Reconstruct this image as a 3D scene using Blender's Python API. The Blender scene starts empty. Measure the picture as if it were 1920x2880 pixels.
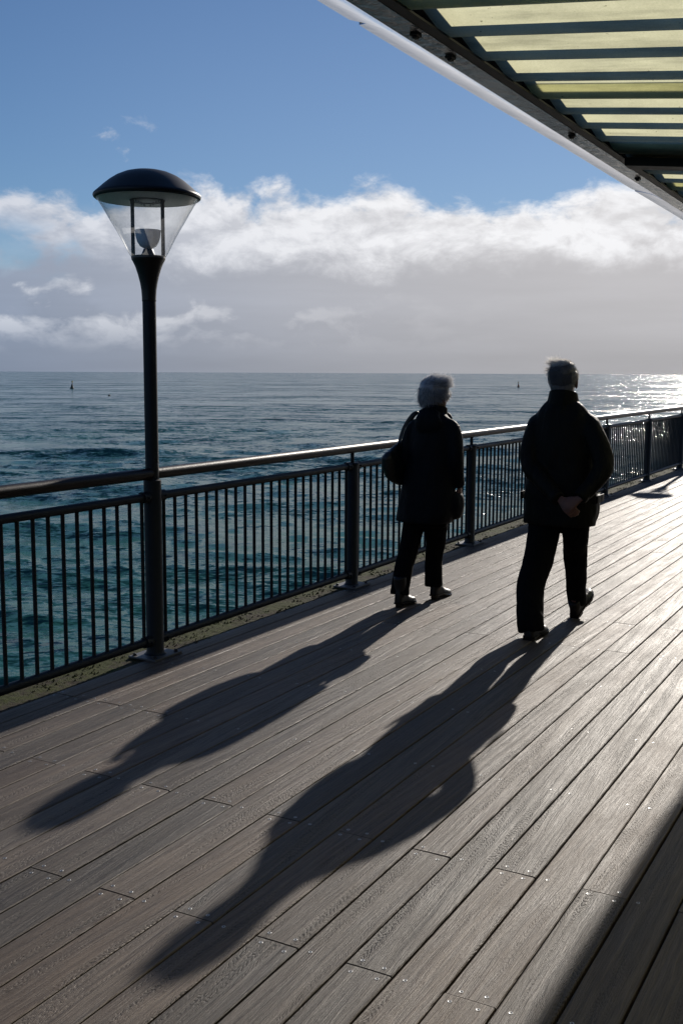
import bpy, bmesh, math, random
import numpy as np
from mathutils import Vector, Matrix, noise as mnoise

random.seed(7); rng = np.random.default_rng(7)
S = bpy.context.scene
COL = S.collection
R = math.radians

# ------------------------------------------------------------------ camera
EYE = 1.66
cam_d = bpy.data.cameras.new('camera'); cam = bpy.data.objects.new('camera', cam_d); COL.objects.link(cam)
S.camera = cam
cam_d.sensor_fit = 'VERTICAL'; cam_d.sensor_height = 36.0; cam_d.lens = 36.0 * 3030 / 2880
cam_d.clip_start = 0.05; cam_d.clip_end = 90000
_th, _p, _ro = R(28.878), R(7.362), R(0.27)
_fw = Vector((math.cos(_th) * math.cos(_p), math.sin(_th) * math.cos(_p), -math.sin(_p)))
_rt = Vector((math.sin(_th), -math.cos(_th), 0)); _up = _rt.cross(_fw)
_r2 = _rt * math.cos(_ro) + _up * math.sin(_ro); _u2 = _up * math.cos(_ro) - _rt * math.sin(_ro)
M = Matrix((_r2, _u2, -_fw)).transposed().to_4x4(); M.translation = (0, 0, EYE)
cam.matrix_world = M

# ------------------------------------------------------------------ node helper
class G:
    def __init__(s, tree): s.t = tree
    def n(s, typ, **kw):
        nd = s.t.nodes.new(typ)
        for k, v in kw.items(): setattr(nd, k, v)
        return nd
    def put(s, sock, v):
        if isinstance(v, bpy.types.NodeSocket): s.t.links.new(v, sock)
        elif v is not None:
            if hasattr(sock.default_value, '__len__') and not hasattr(v, '__len__'):
                v = [v] * len(sock.default_value)
            if hasattr(sock.default_value, '__len__') and len(sock.default_value) == 4 and len(v) == 3: v = list(v) + [1]
            sock.default_value = v
    def m(s, op, a, b=None, c=None, clamp=False):
        nd = s.n('ShaderNodeMath', operation=op, use_clamp=clamp)
        s.put(nd.inputs[0], a)
        if b is not None: s.put(nd.inputs[1], b)
        if c is not None: s.put(nd.inputs[2], c)
        return nd.outputs[0]
    def add(s, *a):
        r = a[0]
        for b in a[1:]: r = s.m('ADD', r, b)
        return r
    def mul(s, *a):
        r = a[0]
        for b in a[1:]: r = s.m('MULTIPLY', r, b)
        return r
    def sub(s, a, b): return s.m('SUBTRACT', a, b)
    def sstep(s, x, lo, hi, a=0.0, b=1.0):
        nd = s.n('ShaderNodeMapRange', interpolation_type='SMOOTHSTEP')
        s.put(nd.inputs[0], x); s.put(nd.inputs[1], lo); s.put(nd.inputs[2], hi); s.put(nd.inputs[3], a); s.put(nd.inputs[4], b)
        return nd.outputs[0]
    def vec(s, x, y, z):
        nd = s.n('ShaderNodeCombineXYZ'); s.put(nd.inputs[0], x); s.put(nd.inputs[1], y); s.put(nd.inputs[2], z); return nd.outputs[0]
    def sep(s, v):
        nd = s.n('ShaderNodeSeparateXYZ'); s.put(nd.inputs[0], v); return nd.outputs
    def vm(s, op, a, b=None):
        nd = s.n('ShaderNodeVectorMath', operation=op); s.put(nd.inputs[0], a)
        if b is not None: s.put(nd.inputs[1], b)
        return nd.outputs['Value'] if op in ('DOT_PRODUCT', 'LENGTH', 'DISTANCE') else nd.outputs[0]
    def noise(s, v, scale=1.0, detail=2.0, rough=0.5, dist=0.0, lac=2.0):
        nd = s.n('ShaderNodeTexNoise'); s.put(nd.inputs['Vector'], v); s.put(nd.inputs['Scale'], scale)
        s.put(nd.inputs['Detail'], detail); s.put(nd.inputs['Roughness'], rough); s.put(nd.inputs['Distortion'], dist); s.put(nd.inputs['Lacunarity'], lac)
        return nd.outputs[0]
    def noisec(s, v, scale=1.0, detail=2.0, rough=0.5, dist=0.0):
        return s.noise(v, scale, detail, rough, dist).node.outputs[1]
    def mix(s, f, a, b):
        nd = s.n('ShaderNodeMix', data_type='RGBA'); s.put(nd.inputs[0], f); s.put(nd.inputs[6], a); s.put(nd.inputs[7], b); return nd.outputs[2]
    def scale(s, c, k):
        nd = s.n('ShaderNodeVectorMath', operation='SCALE'); s.put(nd.inputs[0], c); s.put(nd.inputs[3], k); return nd.outputs[0]
    def bump(s, h, dist, strength=1.0, nrm=None):
        nd = s.n('ShaderNodeBump'); s.put(nd.inputs['Height'], h); s.put(nd.inputs['Distance'], dist); s.put(nd.inputs['Strength'], strength)
        if nrm is not None: s.put(nd.inputs['Normal'], nrm)
        return nd.outputs[0]

# ------------------------------------------------------------------ sun, sky, exposure
SUN_EL, SUN_AZ = R(20.8), R(4.5)           # azimuth from +X (along the railing) toward the sea
SUN = Vector((math.cos(SUN_EL) * math.cos(SUN_AZ), math.cos(SUN_EL) * math.sin(SUN_AZ), math.sin(SUN_EL)))
sd = bpy.data.lights.new('sun', 'SUN'); sd.energy = 5.0; sd.angle = R(0.55); sd.color = (1.0, 0.92, 0.82)
sun = bpy.data.objects.new('sun', sd); COL.objects.link(sun)
sun.rotation_euler = SUN.to_track_quat('Z', 'Y').to_euler(); sun.location = SUN * 60

W = bpy.data.worlds.new('World'); S.world = W; W.use_nodes = True
W.node_tree.nodes.clear(); g = G(W.node_tree)
sky = g.n('ShaderNodeTexSky', sky_type='NISHITA', sun_disc=False, sun_elevation=SUN_EL, sun_rotation=math.pi / 2 - SUN_AZ,
          altitude=0, air_density=1.0, dust_density=0.05, ozone_density=3.0)
K = 0.06                                                   # background strength
tc = g.n('ShaderNodeTexCoord').outputs['Generated']
d = g.vm('NORMALIZE', tc); dx, dy, dz = g.sep(d)
sdot = g.m('MAXIMUM', g.vm('DOT_PRODUCT', d, tuple(SUN)), 0.0)
near = g.sstep(sdot, 0.66, 0.97)
vnear = g.m('POWER', sdot, 12)
P = g.vec(dx, dy, g.mul(dz, 1.9))
warp = g.noisec(P, 9, 3, 0.5)
P2 = g.vm('ADD', P, g.scale(g.vm('SUBTRACT', warp, (.5, .5, .5)), 0.05))
f1 = g.noise(P2, 17, 7, 0.60)
f1s = g.noise(g.vm('ADD', P2, (0.006, 0.0, 0.018)), 17, 6, 0.60)
big = g.noise(P, 4.2, 2, 0.5)
cells = g.noise(g.vm('ADD', P, (4, 4, 4)), 7.0, 4, 0.55)
top = g.add(0.160, g.mul(g.sub(big, .5), 0.036), g.mul(near, 0.004))
h_in = g.sub(top, dz)                                       # depth below the cloud tops
dens = g.add(g.mul(h_in, 19), g.mul(g.sub(f1, .5), 1.6))
a_cum = g.sstep(dens, 0.0, 0.42)
# gaps in the cumulus deck (blue shows through away from the sun)
gap = g.mul(g.sstep(g.add(g.mul(cells, 1.0), g.mul(g.sub(f1, .5), .45)), 0.50, 0.62), g.sstep(dz, 0.075, 0.10), g.sstep(h_in, 0.018, 0.05), g.sstep(sdot, 0.86, 0.72))
a_cum = g.m('MULTIPLY', a_cum, g.sub(1.0, gap))
relief = g.m('ADD', 0.5, g.mul(g.sub(f1, f1s), 4.0), clamp=True)
tops = g.sstep(h_in, 0.115, 0.0)
lit = g.m('ADD', g.mul(tops, 0.46), g.mul(relief, 0.72), clamp=True)
veil_c = g.mix(near, (0.27, 0.33, 0.445), (0.485, 0.49, 0.525))
lowb = g.sstep(dz, 0.0, 0.07, 0.80, 1.0)
streak = g.noise(g.vec(g.mul(dx, 3), g.mul(dy, 3), g.mul(dz, 26)), 1.6, 5, 0.55)
veil_c = g.scale(veil_c, g.mul(lowb, g.add(0.86, g.mul(streak, 0.28))))
veil_c = g.mix(g.mul(vnear, 0.32), veil_c, (0.80, 0.71, 0.62))
white = g.mix(near, (0.58, 0.62, 0.71), (0.93, 0.93, 0.95))
cum_c = g.mix(lit, g.scale(veil_c, 1.04), white)
# the flat grey layer under the cumulus tops
a_veil = g.sstep(g.add(dz, g.mul(g.sub(f1, .5), 0.05)), 0.142, 0.085)
a_veil = g.mul(a_veil, g.sub(1.0, g.mul(gap, .75)))
veil_amt = g.sstep(g.add(dz, g.mul(g.sub(f1, .5), 0.06), g.mul(g.sub(big, .5), .05)), 0.118, 0.082)
# low separate cumulus heads in front of the veil
hd = g.noise(g.vm('ADD', P2, (2.3, 5.1, 0.7)), 17, 6, 0.55)
hds = g.noise(g.vm('ADD', P2, (2.308, 5.1, 0.722)), 17, 5, 0.55)
head_top = g.add(0.066, g.mul(g.sub(g.noise(g.vm('ADD', P, (3.1, 9.2, 2.2)), 6.5, 3), .5), 0.13))
a_head = g.mul(g.sstep(g.add(g.mul(g.sub(head_top, dz), 26), g.mul(g.sub(hd, .5), 2.4)), 0.0, 0.35), g.sstep(dz, 0.012, 0.05))
head_lit = g.m('ADD', g.mul(g.sstep(g.sub(head_top, dz), 0.05, -0.005), .55), g.mul(g.sub(hd, hds), 5.0), clamp=True)
head_c = g.mix(head_lit, g.scale(veil_c, .92), g.mix(near, (0.62, 0.66, 0.74), (0.76, 0.75, 0.76)))
# wisps above the bank
wn = g.noise(g.vm('ADD', P2, (9, 1, 3)), 26, 5, 0.62)
a_wisp = g.mul(g.sstep(g.add(wn, g.mul(g.sub(g.noise(g.vm('ADD', P, (5, 5, 1)), 9, 2), .5), .55)), 0.70, 0.90), g.sstep(dz, 0.235, 0.195), 0.5)
cl = g.mix(veil_amt, cum_c, veil_c)
cl = g.mix(g.mul(a_head, g.sstep(sdot, 0.94, 0.74), .85), cl, head_c)
alpha = g.m('MAXIMUM', g.m('MAXIMUM', a_cum, a_veil), a_wisp)
skyc = g.vm('MULTIPLY', sky.outputs[0], (0.80, 0.96, 1.18))
skyc = g.mix(g.mul(near, g.sstep(dz, 0.50, 0.12), 0.25), skyc, (6.2, 7.4, 9.6))
out_c = g.mix(alpha, skyc, g.scale(cl, 1.0 / K))
bg = g.n('ShaderNodeBackground'); g.put(bg.inputs[0], out_c); bg.inputs[1].default_value = K
wo = g.n('ShaderNodeOutputWorld'); g.t.links.new(bg.outputs[0], wo.inputs[0])

vs = S.view_settings; vs.view_transform = 'Standard'; vs.look = 'None'; vs.exposure = 0.0; vs.gamma = 1.0; vs.use_curve_mapping = False
S.cycles.use_denoising = True
W.cycles.sampling_method = 'MANUAL'; W.cycles.sample_map_resolution = 512
S.cycles.max_bounces = 5; S.cycles.diffuse_bounces = 2; S.cycles.glossy_bounces = 3; S.cycles.transparent_max_bounces = 12
S.cycles.caustics_reflective = False; S.cycles.caustics_refractive = False
S.cycles.sample_clamp_indirect = 4.0

# ------------------------------------------------------------------ materials
def mat(name):
    m = bpy.data.materials.new(name); m.use_nodes = True; nt = m.node_tree
    return m, G(nt), nt.nodes['Principled BSDF'], nt.nodes['Material Output']

def simple(name, col, rough, metal=0.0, spec=0.5, var=0.25, nscale=14.0, bumpd=0.0, bscale=60.0, coat=0.0):
    m, g, b, o = mat(name)
    co = g.n('ShaderNodeTexCoord').outputs['Object']
    n1 = g.noise(co, nscale, 5, 0.6)
    g.put(b.inputs['Base Color'], g.scale(g.vm('ADD', col, (0, 0, 0)), g.add(1 - var, g.mul(n1, 2 * var))))
    g.put(b.inputs['Roughness'], g.m('ADD', rough, g.mul(g.sub(n1, .5), 0.18), clamp=True))
    b.inputs['Metallic'].default_value = metal; b.inputs['Specular IOR Level'].default_value = spec
    b.inputs['Coat Weight'].default_value = coat
    if bumpd: g.put(b.inputs['Normal'], g.bump(g.noise(co, bscale, 4, 0.6), bumpd))
    return m

def wood_mat():
    m, g, b, o = mat('weathered_hardwood')
    oi = g.n('ShaderNodeObjectInfo'); rnd = oi.outputs['Random']
    co = g.n('ShaderNodeTexCoord').outputs['Object']; x, y, z = g.sep(co)
    r2 = g.m('FRACT', g.mul(rnd, 37.13)); r3 = g.m('FRACT', g.mul(rnd, 91.7))
    x = g.add(x, g.mul(rnd, 57)); y = g.add(y, g.mul(r2, 31))
    slope = g.mul(g.sub(r3, .5), 0.10)
    y = g.add(y, g.mul(x, slope))
    wv = g.noise(g.vec(g.mul(x, 2.2), g.mul(y, 9), 0), 1, 3, 0.5)
    yw = g.add(y, g.mul(g.sub(wv, .5), 0.030))
    fibre = g.noise(g.vec(g.mul(x, 9), g.mul(yw, 240), 0), 1, 4, 0.65)
    grain = g.noise(g.vec(g.mul(x, 1.3), g.mul(yw, 55), 3), 1, 4, 0.6)
    rib = g.noise(g.vec(g.mul(x, 0.7), g.mul(yw, 22), 9), 1, 2, 0.5)
    jit = g.noise(g.vec(g.mul(x, 16), g.mul(yw, 70), 4), 1, 4, 0.65)
    ph = g.add(g.mul(x, 270), g.mul(rib, 85), g.mul(jit, 22))
    chat = g.m('SINE', ph)
    chat = g.mul(g.sstep(chat, -0.2, 1.0), g.sstep(jit, 0.36, 0.60))
    patch = g.noise(g.vec(g.mul(x, 0.9), g.mul(yw, 15), 21), 1, 3, 0.55)
    cm = g.mul(g.sstep(patch, 0.49, 0.66), g.add(0.10, g.mul(r2, 0.95)))
    blot = g.noise(g.vec(g.mul(x, 2.6), g.mul(y, 8), 12), 1, 4, 0.6)
    hgt = g.add(g.mul(fibre, 0.40), g.mul(grain, 0.5), g.mul(rib, 0.75), g.mul(chat, cm, -0.80))
    g.put(b.inputs['Normal'], g.bump(hgt, 0.0085, 0.8))
    c1 = g.mix(r3, (0.023, 0.018, 0.015), (0.036, 0.023, 0.016))
    c2 = g.mix(r3, (0.118, 0.095, 0.077), (0.132, 0.096, 0.070))
    c = g.mix(g.sstep(g.add(g.mul(fibre, .45), g.mul(grain, .55)), 0.30, 0.72), c1, c2)
    c = g.scale(c, g.mul(g.add(0.52, g.mul(rnd, 0.85)), g.add(0.45, g.mul(blot, 1.05))))
    c = g.mix(g.mul(chat, cm, 0.5), c, (0.022, 0.018, 0.016))
    # a few dark knots / stains
    vo = g.n('ShaderNodeTexVoronoi'); g.put(vo.inputs['Vector'], g.vec(g.mul(x, 1.1), g.mul(y, 5.2), 0)); g.put(vo.inputs['Scale'], 1.0)
    kn = g.sstep(vo.outputs['Distance'], 0.055, 0.02)
    c = g.mix(g.mul(kn, 0.6), c, (0.03, 0.022, 0.018))
    g.put(b.inputs['Base Color'], c)
    g.put(b.inputs['Roughness'], g.add(0.46, g.mul(blot, 0.26)))
    b.inputs['Specular IOR Level'].default_value = 0.44
    return m

def moss_mat():
    m, g, b, o = mat('mossy_concrete')
    co = g.n('ShaderNodeTexCoord').outputs['Object']
    x, y, z = g.sep(co)
    n1 = g.noise(co, 3.2, 5, 0.6); n2 = g.noise(co, 24, 6, 0.7); n3 = g.noise(co, 110, 4, 0.7)
    edge = g.sstep(y, 3.88, 4.10)
    mm = g.sstep(g.add(g.mul(n1, .7), g.mul(n2, .5), g.mul(edge, 0.10)), 0.58, 0.74)
    con = g.mix(n2, (0.020, 0.016, 0.009), (0.056, 0.044, 0.026))
    mo = g.mix(n3, (0.010, 0.015, 0.003), (0.070, 0.082, 0.011))
    c = g.mix(mm, con, mo)
    c = g.mix(g.sstep(n2, 0.62, 0.72), c, (0.02, 0.022, 0.012))
    g.put(b.inputs['Base Color'], c); b.inputs['Roughness'].default_value = 0.9; b.inputs['Specular IOR Level'].default_value = 0.2
    g.put(b.inputs['Normal'], g.bump(g.add(g.mul(n2, .8), g.mul(n3, .5), g.mul(mm, .3)), 0.012, 0.9))
    return m

def sea_mat():
    m, g, b, o = mat('sea_water')
    geo = g.n('ShaderNodeNewGeometry')
    co = g.n('ShaderNodeTexCoord').outputs['Object']; x, y, z = g.sep(co)
    a = R(28); xr = g.add(g.mul(x, math.cos(a)), g.mul(y, math.sin(a))); yr = g.sub(g.mul(y, math.cos(a)), g.mul(x, math.sin(a)))
    rp = g.vec(xr, g.mul(yr, 0.5), 0)
    # slopes of the ripples taken straight from vector noise, so they do not average out far away
    s1 = g.vm('SUBTRACT', g.noisec(rp, 0.6, 3, 0.6, 0.4), (.5, .5, .5))
    s2 = g.vm('SUBTRACT', g.noisec(rp, 2.1, 4, 0.65, 0.5), (.5, .5, .5))
    s0 = g.vm('SUBTRACT', g.noisec(g.vec(xr, g.mul(yr, .35), 0), 0.13, 4, 0.62, 0.3), (.5, .5, .5))
    s9 = g.vm('SUBTRACT', g.noisec(g.vec(xr, g.mul(yr, .3), 5), 0.035, 3, 0.6, 0.3), (.5, .5, .5))
    s3 = g.vm('SUBTRACT', g.noisec(g.vec(xr, g.mul(yr, .38), 0), 7.5, 3, 0.6, 0.6), (.5, .5, .5))
    sl = g.vm('ADD', g.vm('ADD', g.vm('ADD', g.vm('ADD', g.scale(s9, 0.65), g.scale(s0, 1.05)), g.scale(s1, 0.85)), g.scale(s2, 1.15)), g.scale(s3, 1.2))
    sx, sy, sz = g.sep(sl)
    # back to world axes: strong along the wind, weaker across
    lx, ly = g.mul(sx, 1.2), g.mul(sy, 1.12)
    wx = g.sub(g.mul(lx, math.cos(a)), g.mul(ly, math.sin(a))); wy = g.add(g.mul(lx, math.sin(a)), g.mul(ly, math.cos(a)))
    g.put(b.inputs['Normal'], g.vm('NORMALIZE', g.vm('ADD', geo.outputs['Normal'], g.vec(wx, wy, 0))))
    at = g.n('ShaderNodeAttribute', attribute_name='foam'); fo = at.outputs['Fac']
    fn = g.noise(g.vec(xr, g.mul(yr, .5), 0), 3.2, 6, 0.72)
    fo = g.m('MULTIPLY', g.sstep(g.add(fo, g.mul(g.sub(fn, .5), 1.3)), 0.58, 0.95), 0.75, clamp=True)
    body = g.mix(g.noise(rp, 0.05, 3), (0.013, 0.074, 0.068), (0.022, 0.100, 0.086))
    g.put(b.inputs['Base Color'], g.mix(fo, body, (0.62, 0.66, 0.66)))
    g.put(b.inputs['Roughness'], g.add(0.13, g.mul(fo, .4))); b.inputs['IOR'].default_value = 1.333; b.inputs['Specular IOR Level'].default_value = 0.13
    return m

def sheet_mat():
    m, g, b, o = mat('glass_fibre_sheet')
    co = g.n('ShaderNodeTexCoord').outputs['Object']
    n1 = g.noise(co, 30, 4, 0.65); vx, vy, vz = g.sep(co)
    fib = g.noise(g.vm('ADD', co, g.scale(g.vec(n1, n1, n1), .03)), 180, 3, 0.7)
    n2 = g.noise(co, 5, 4, 0.6)
    t = g.mix(fib, (0.60, 0.62, 0.37), (0.96, 0.93, 0.66))
    t = g.scale(t, g.add(0.62, g.mul(n2, 0.62)))
    st = g.noise(g.vec(g.mul(vx, 9), g.mul(vy, 1.3), vz), 1, 5, 0.65)
    t = g.scale(t, g.sstep(st, 0.28, 0.52, 0.72, 1.12))
    sp = g.noise(co, 70, 2, 0.5)
    t = g.mix(g.sstep(sp, 0.70, 0.78, 0.0, 0.7), t, (0.12, 0.11, 0.05))
    tr = g.n('ShaderNodeBsdfTranslucent'); g.put(tr.inputs[0], t)
    df = g.n('ShaderNodeBsdfPrincipled'); g.put(df.inputs['Base Color'], (0.018, 0.042, 0.040)); df.inputs['Roughness'].default_value = 0.35
    mx = g.n('ShaderNodeMixShader'); mx.inputs[0].default_value = 0.13
    g.t.links.new(tr.outputs[0], mx.inputs[1]); g.t.links.new(df.outputs[0], mx.inputs[2]); g.t.links.new(mx.outputs[0], o.inputs[0])
    return m

def glass_mat():
    m, g, b, o = mat('clear_acrylic')
    co = g.n('ShaderNodeTexCoord').outputs['Object']
    tr = g.n('ShaderNodeBsdfTransparent'); tr.inputs[0].default_value = (0.93, 0.94, 0.95, 1)
    gl = g.n('ShaderNodeBsdfGlossy'); gl.inputs[1].default_value = 0.16
    lw = g.n('ShaderNodeLayerWeight'); lw.inputs[0].default_value = 0.5
    fr = g.add(0.05, g.mul(0.80, g.m('POWER', lw.outputs['Facing'], 3.2)))
    df = g.n('ShaderNodeBsdfTranslucent'); df.inputs[0].default_value = (0.75, 0.77, 0.8, 1)
    m1 = g.n('ShaderNodeMixShader'); g.put(m1.inputs[0], g.mul(g.noise(co, 60, 4, .7), 0.26))
    g.t.links.new(tr.outputs[0], m1.inputs[1]); g.t.links.new(df.outputs[0], m1.inputs[2])
    m2 = g.n('ShaderNodeMixShader'); g.put(m2.inputs[0], fr)
    g.t.links.new(m1.outputs[0], m2.inputs[1]); g.t.links.new(gl.outputs[0], m2.inputs[2]); g.t.links.new(m2.outputs[0], o.inputs[0])
    return m

def hair_mat(name, col, tl=0.4):
    m, g, b, o = mat(name)
    co = g.n('ShaderNodeTexCoord').outputs['Object']
    n = g.noise(co, 60, 3, .6)
    c = g.scale(g.vm('ADD', col, (0, 0, 0)), g.add(.6, g.mul(n, .8)))
    tr = g.n('ShaderNodeBsdfTranslucent'); g.put(tr.inputs[0], c)
    g.put(b.inputs['Base Color'], c); b.inputs['Roughness'].default_value = 0.32; b.inputs['Specular IOR Level'].default_value = 0.6
    mx = g.n('ShaderNodeMixShader'); mx.inputs[0].default_value = tl
    g.t.links.new(b.outputs[0], mx.inputs[1]); g.t.links.new(tr.outputs[0], mx.inputs[2]); g.t.links.new(mx.outputs[0], o.inputs[0])
    return m

def cloth_mat(name, col, scale=420, rough=0.85, bumpd=0.0015, sheen=0.0, spec=0.10):
    m, g, b, o = mat(name)
    co = g.n('ShaderNodeTexCoord').outputs['Object']
    n1 = g.noise(co, 9, 4, .6); w = g.noise(co, scale, 2, .5); fold = g.noise(g.vm('MULTIPLY', co, (14, 14, 5)), 1, 3, .55)
    g.put(b.inputs['Base Color'], g.scale(g.vm('ADD', col, (0, 0, 0)), g.add(.7, g.mul(n1, .6))))
    b.inputs['Roughness'].default_value = rough; b.inputs['Specular IOR Level'].default_value = spec
    b.inputs['Sheen Weight'].default_value = sheen
    g.put(b.inputs['Normal'], g.bump(fold, 0.022, 0.7, g.bump(w, bumpd, .6)))
    return m

MT = dict(
    wood=wood_mat(), moss=moss_mat(), sea=sea_mat(), sheet=sheet_mat(), glass=glass_mat(),
    rail=simple('painted_galvanised_steel', (0.009, 0.0135, 0.019), 0.52, 0.0, 0.26, 0.35, 9, 0.0008, 90),
    hand=simple('dark_brown_rail_coating', (0.013, 0.009, 0.009), 0.40, 0.0, 0.22, 0.25, 22, 0.0012, 120),
    plate=simple('galvanised_plate', (0.11, 0.11, 0.115), 0.55, 0.4, 0.5, 0.3, 30),
    bolt=simple('dull_bolt_steel', (0.035, 0.035, 0.04), 0.5, 0.4),
    lampblack=simple('satin_black_paint', (0.006, 0.007, 0.009), 0.45, 0.0, 0.4, 0.2),
    lampwhite=simple('white_reflector_paint', (0.72, 0.72, 0.70), 0.55, 0.0, 0.4, 0.12),
    bowl=simple('frosted_reflector', (0.62, 0.74, 0.95), 0.25, 0.0, 0.5, 0.15),
    strut=simple('grey_strut_metal', (0.10, 0.11, 0.13), 0.4, 0.5),
    polished=simple('polished_flashing', (0.80, 0.80, 0.82), 0.13, 1.0, 0.5, 0.05, 6, 0.0010, 5),
    strip=simple('smeared_steel_strip', (0.34, 0.36, 0.38), 0.22, 1.0, 0.5, 0.45, 18, 0.006, 22),
    blacksteel=simple('black_steel', (0.010, 0.011, 0.012), 0.6),
    dark=simple('dark_tarred_timber', (0.012, 0.011, 0.010), 0.8),
    wall=simple('grey_painted_cladding', (0.10, 0.11, 0.12), 0.6),
    screw=simple('stainless_screw', (0.48, 0.48, 0.48), 0.42, 0.8, 0.5, 0.15),
    hole=simple('screw_recess', (0.01, 0.01, 0.01), 0.8),
    skin=simple('skin', (0.13, 0.066, 0.052), 0.55, 0, 0.3, 0.12, 40),
    mcoat=cloth_mat('dark_waxed_jacket_cloth', (0.0042, 0.0042, 0.0032), rough=.58, spec=.12),
    mtrou=cloth_mat('black_trouser_cloth', (0.003, 0.0032, 0.0042)),
    wcoat=cloth_mat('navy_coat_cloth', (0.0032, 0.0042, 0.0066), rough=.62, spec=.12),
    wtrou=cloth_mat('black_trousers_cloth', (0.003, 0.003, 0.0036)),
    leather=simple('black_leather', (0.006, 0.006, 0.007), 0.42, 0, 0.4, 0.2, 30, 0.0008, 160),
    bag=simple('black_bag_leather', (0.008, 0.008, 0.009), 0.42, 0, 0.5, 0.2, 30, 0.002, 40),
    lining=simple('tan_collar_lining', (0.075, 0.05, 0.022), 0.8),
    hairm_shade=hair_mat('grey_hair_shaded', (0.13, 0.13, 0.14), .15), hairw_shade=hair_mat('silver_hair_shaded', (0.34, 0.34, 0.37), .2),  # darker hair copies, shade of the backlit heads put into the colour
    strm_rim=hair_mat('grey_hair_rim_lit', (0.92, 0.90, 0.87), .75), strw_rim=hair_mat('silver_hair_rim_lit', (0.92, 0.92, 0.93), .7),  # pale hair copies, the backlit rim painted as strand colour
    lens=simple('sunglass_plastic', (0.006, 0.005, 0.005), 0.15),
    buoy=simple('dark_buoy_paint', (0.03, 0.028, 0.022), 0.6), buoyred=simple('red_buoy_paint', (0.16, 0.03, 0.02), 0.6), buoyy=simple('yellow_top_mark', (0.22, 0.17, 0.05), 0.6),
)

# ------------------------------------------------------------------ mesh helpers
def link(o, parent=None):
    COL.objects.link(o)
    if parent is not None: o.parent = parent
    return o
def mesh_obj(name, verts, faces, material, parent=None, smooth=False, loc=None):
    me = bpy.data.meshes.new(name); me.from_pydata([tuple(v) for v in verts], [], [tuple(f) for f in faces]); me.update()
    if material: me.materials.append(material)
    if smooth: me.polygons.foreach_set('use_smooth', [True] * len(me.polygons))
    o = bpy.data.objects.new(name, me); link(o, parent)
    if loc is not None: o.location = loc
    return o
def empty(name, loc=(0, 0, 0), label=None, cat=None, group=None):
    o = bpy.data.objects.new(name, None); link(o); o.location = loc; o.empty_display_size = .2
    tag(o, label, cat, group); return o
def tag(o, label=None, cat=None, group=None, kind=None):
    if label: o['label'] = label
    if cat: o['category'] = cat
    if group: o['group'] = group
    if kind: o['kind'] = kind
    return o

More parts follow.
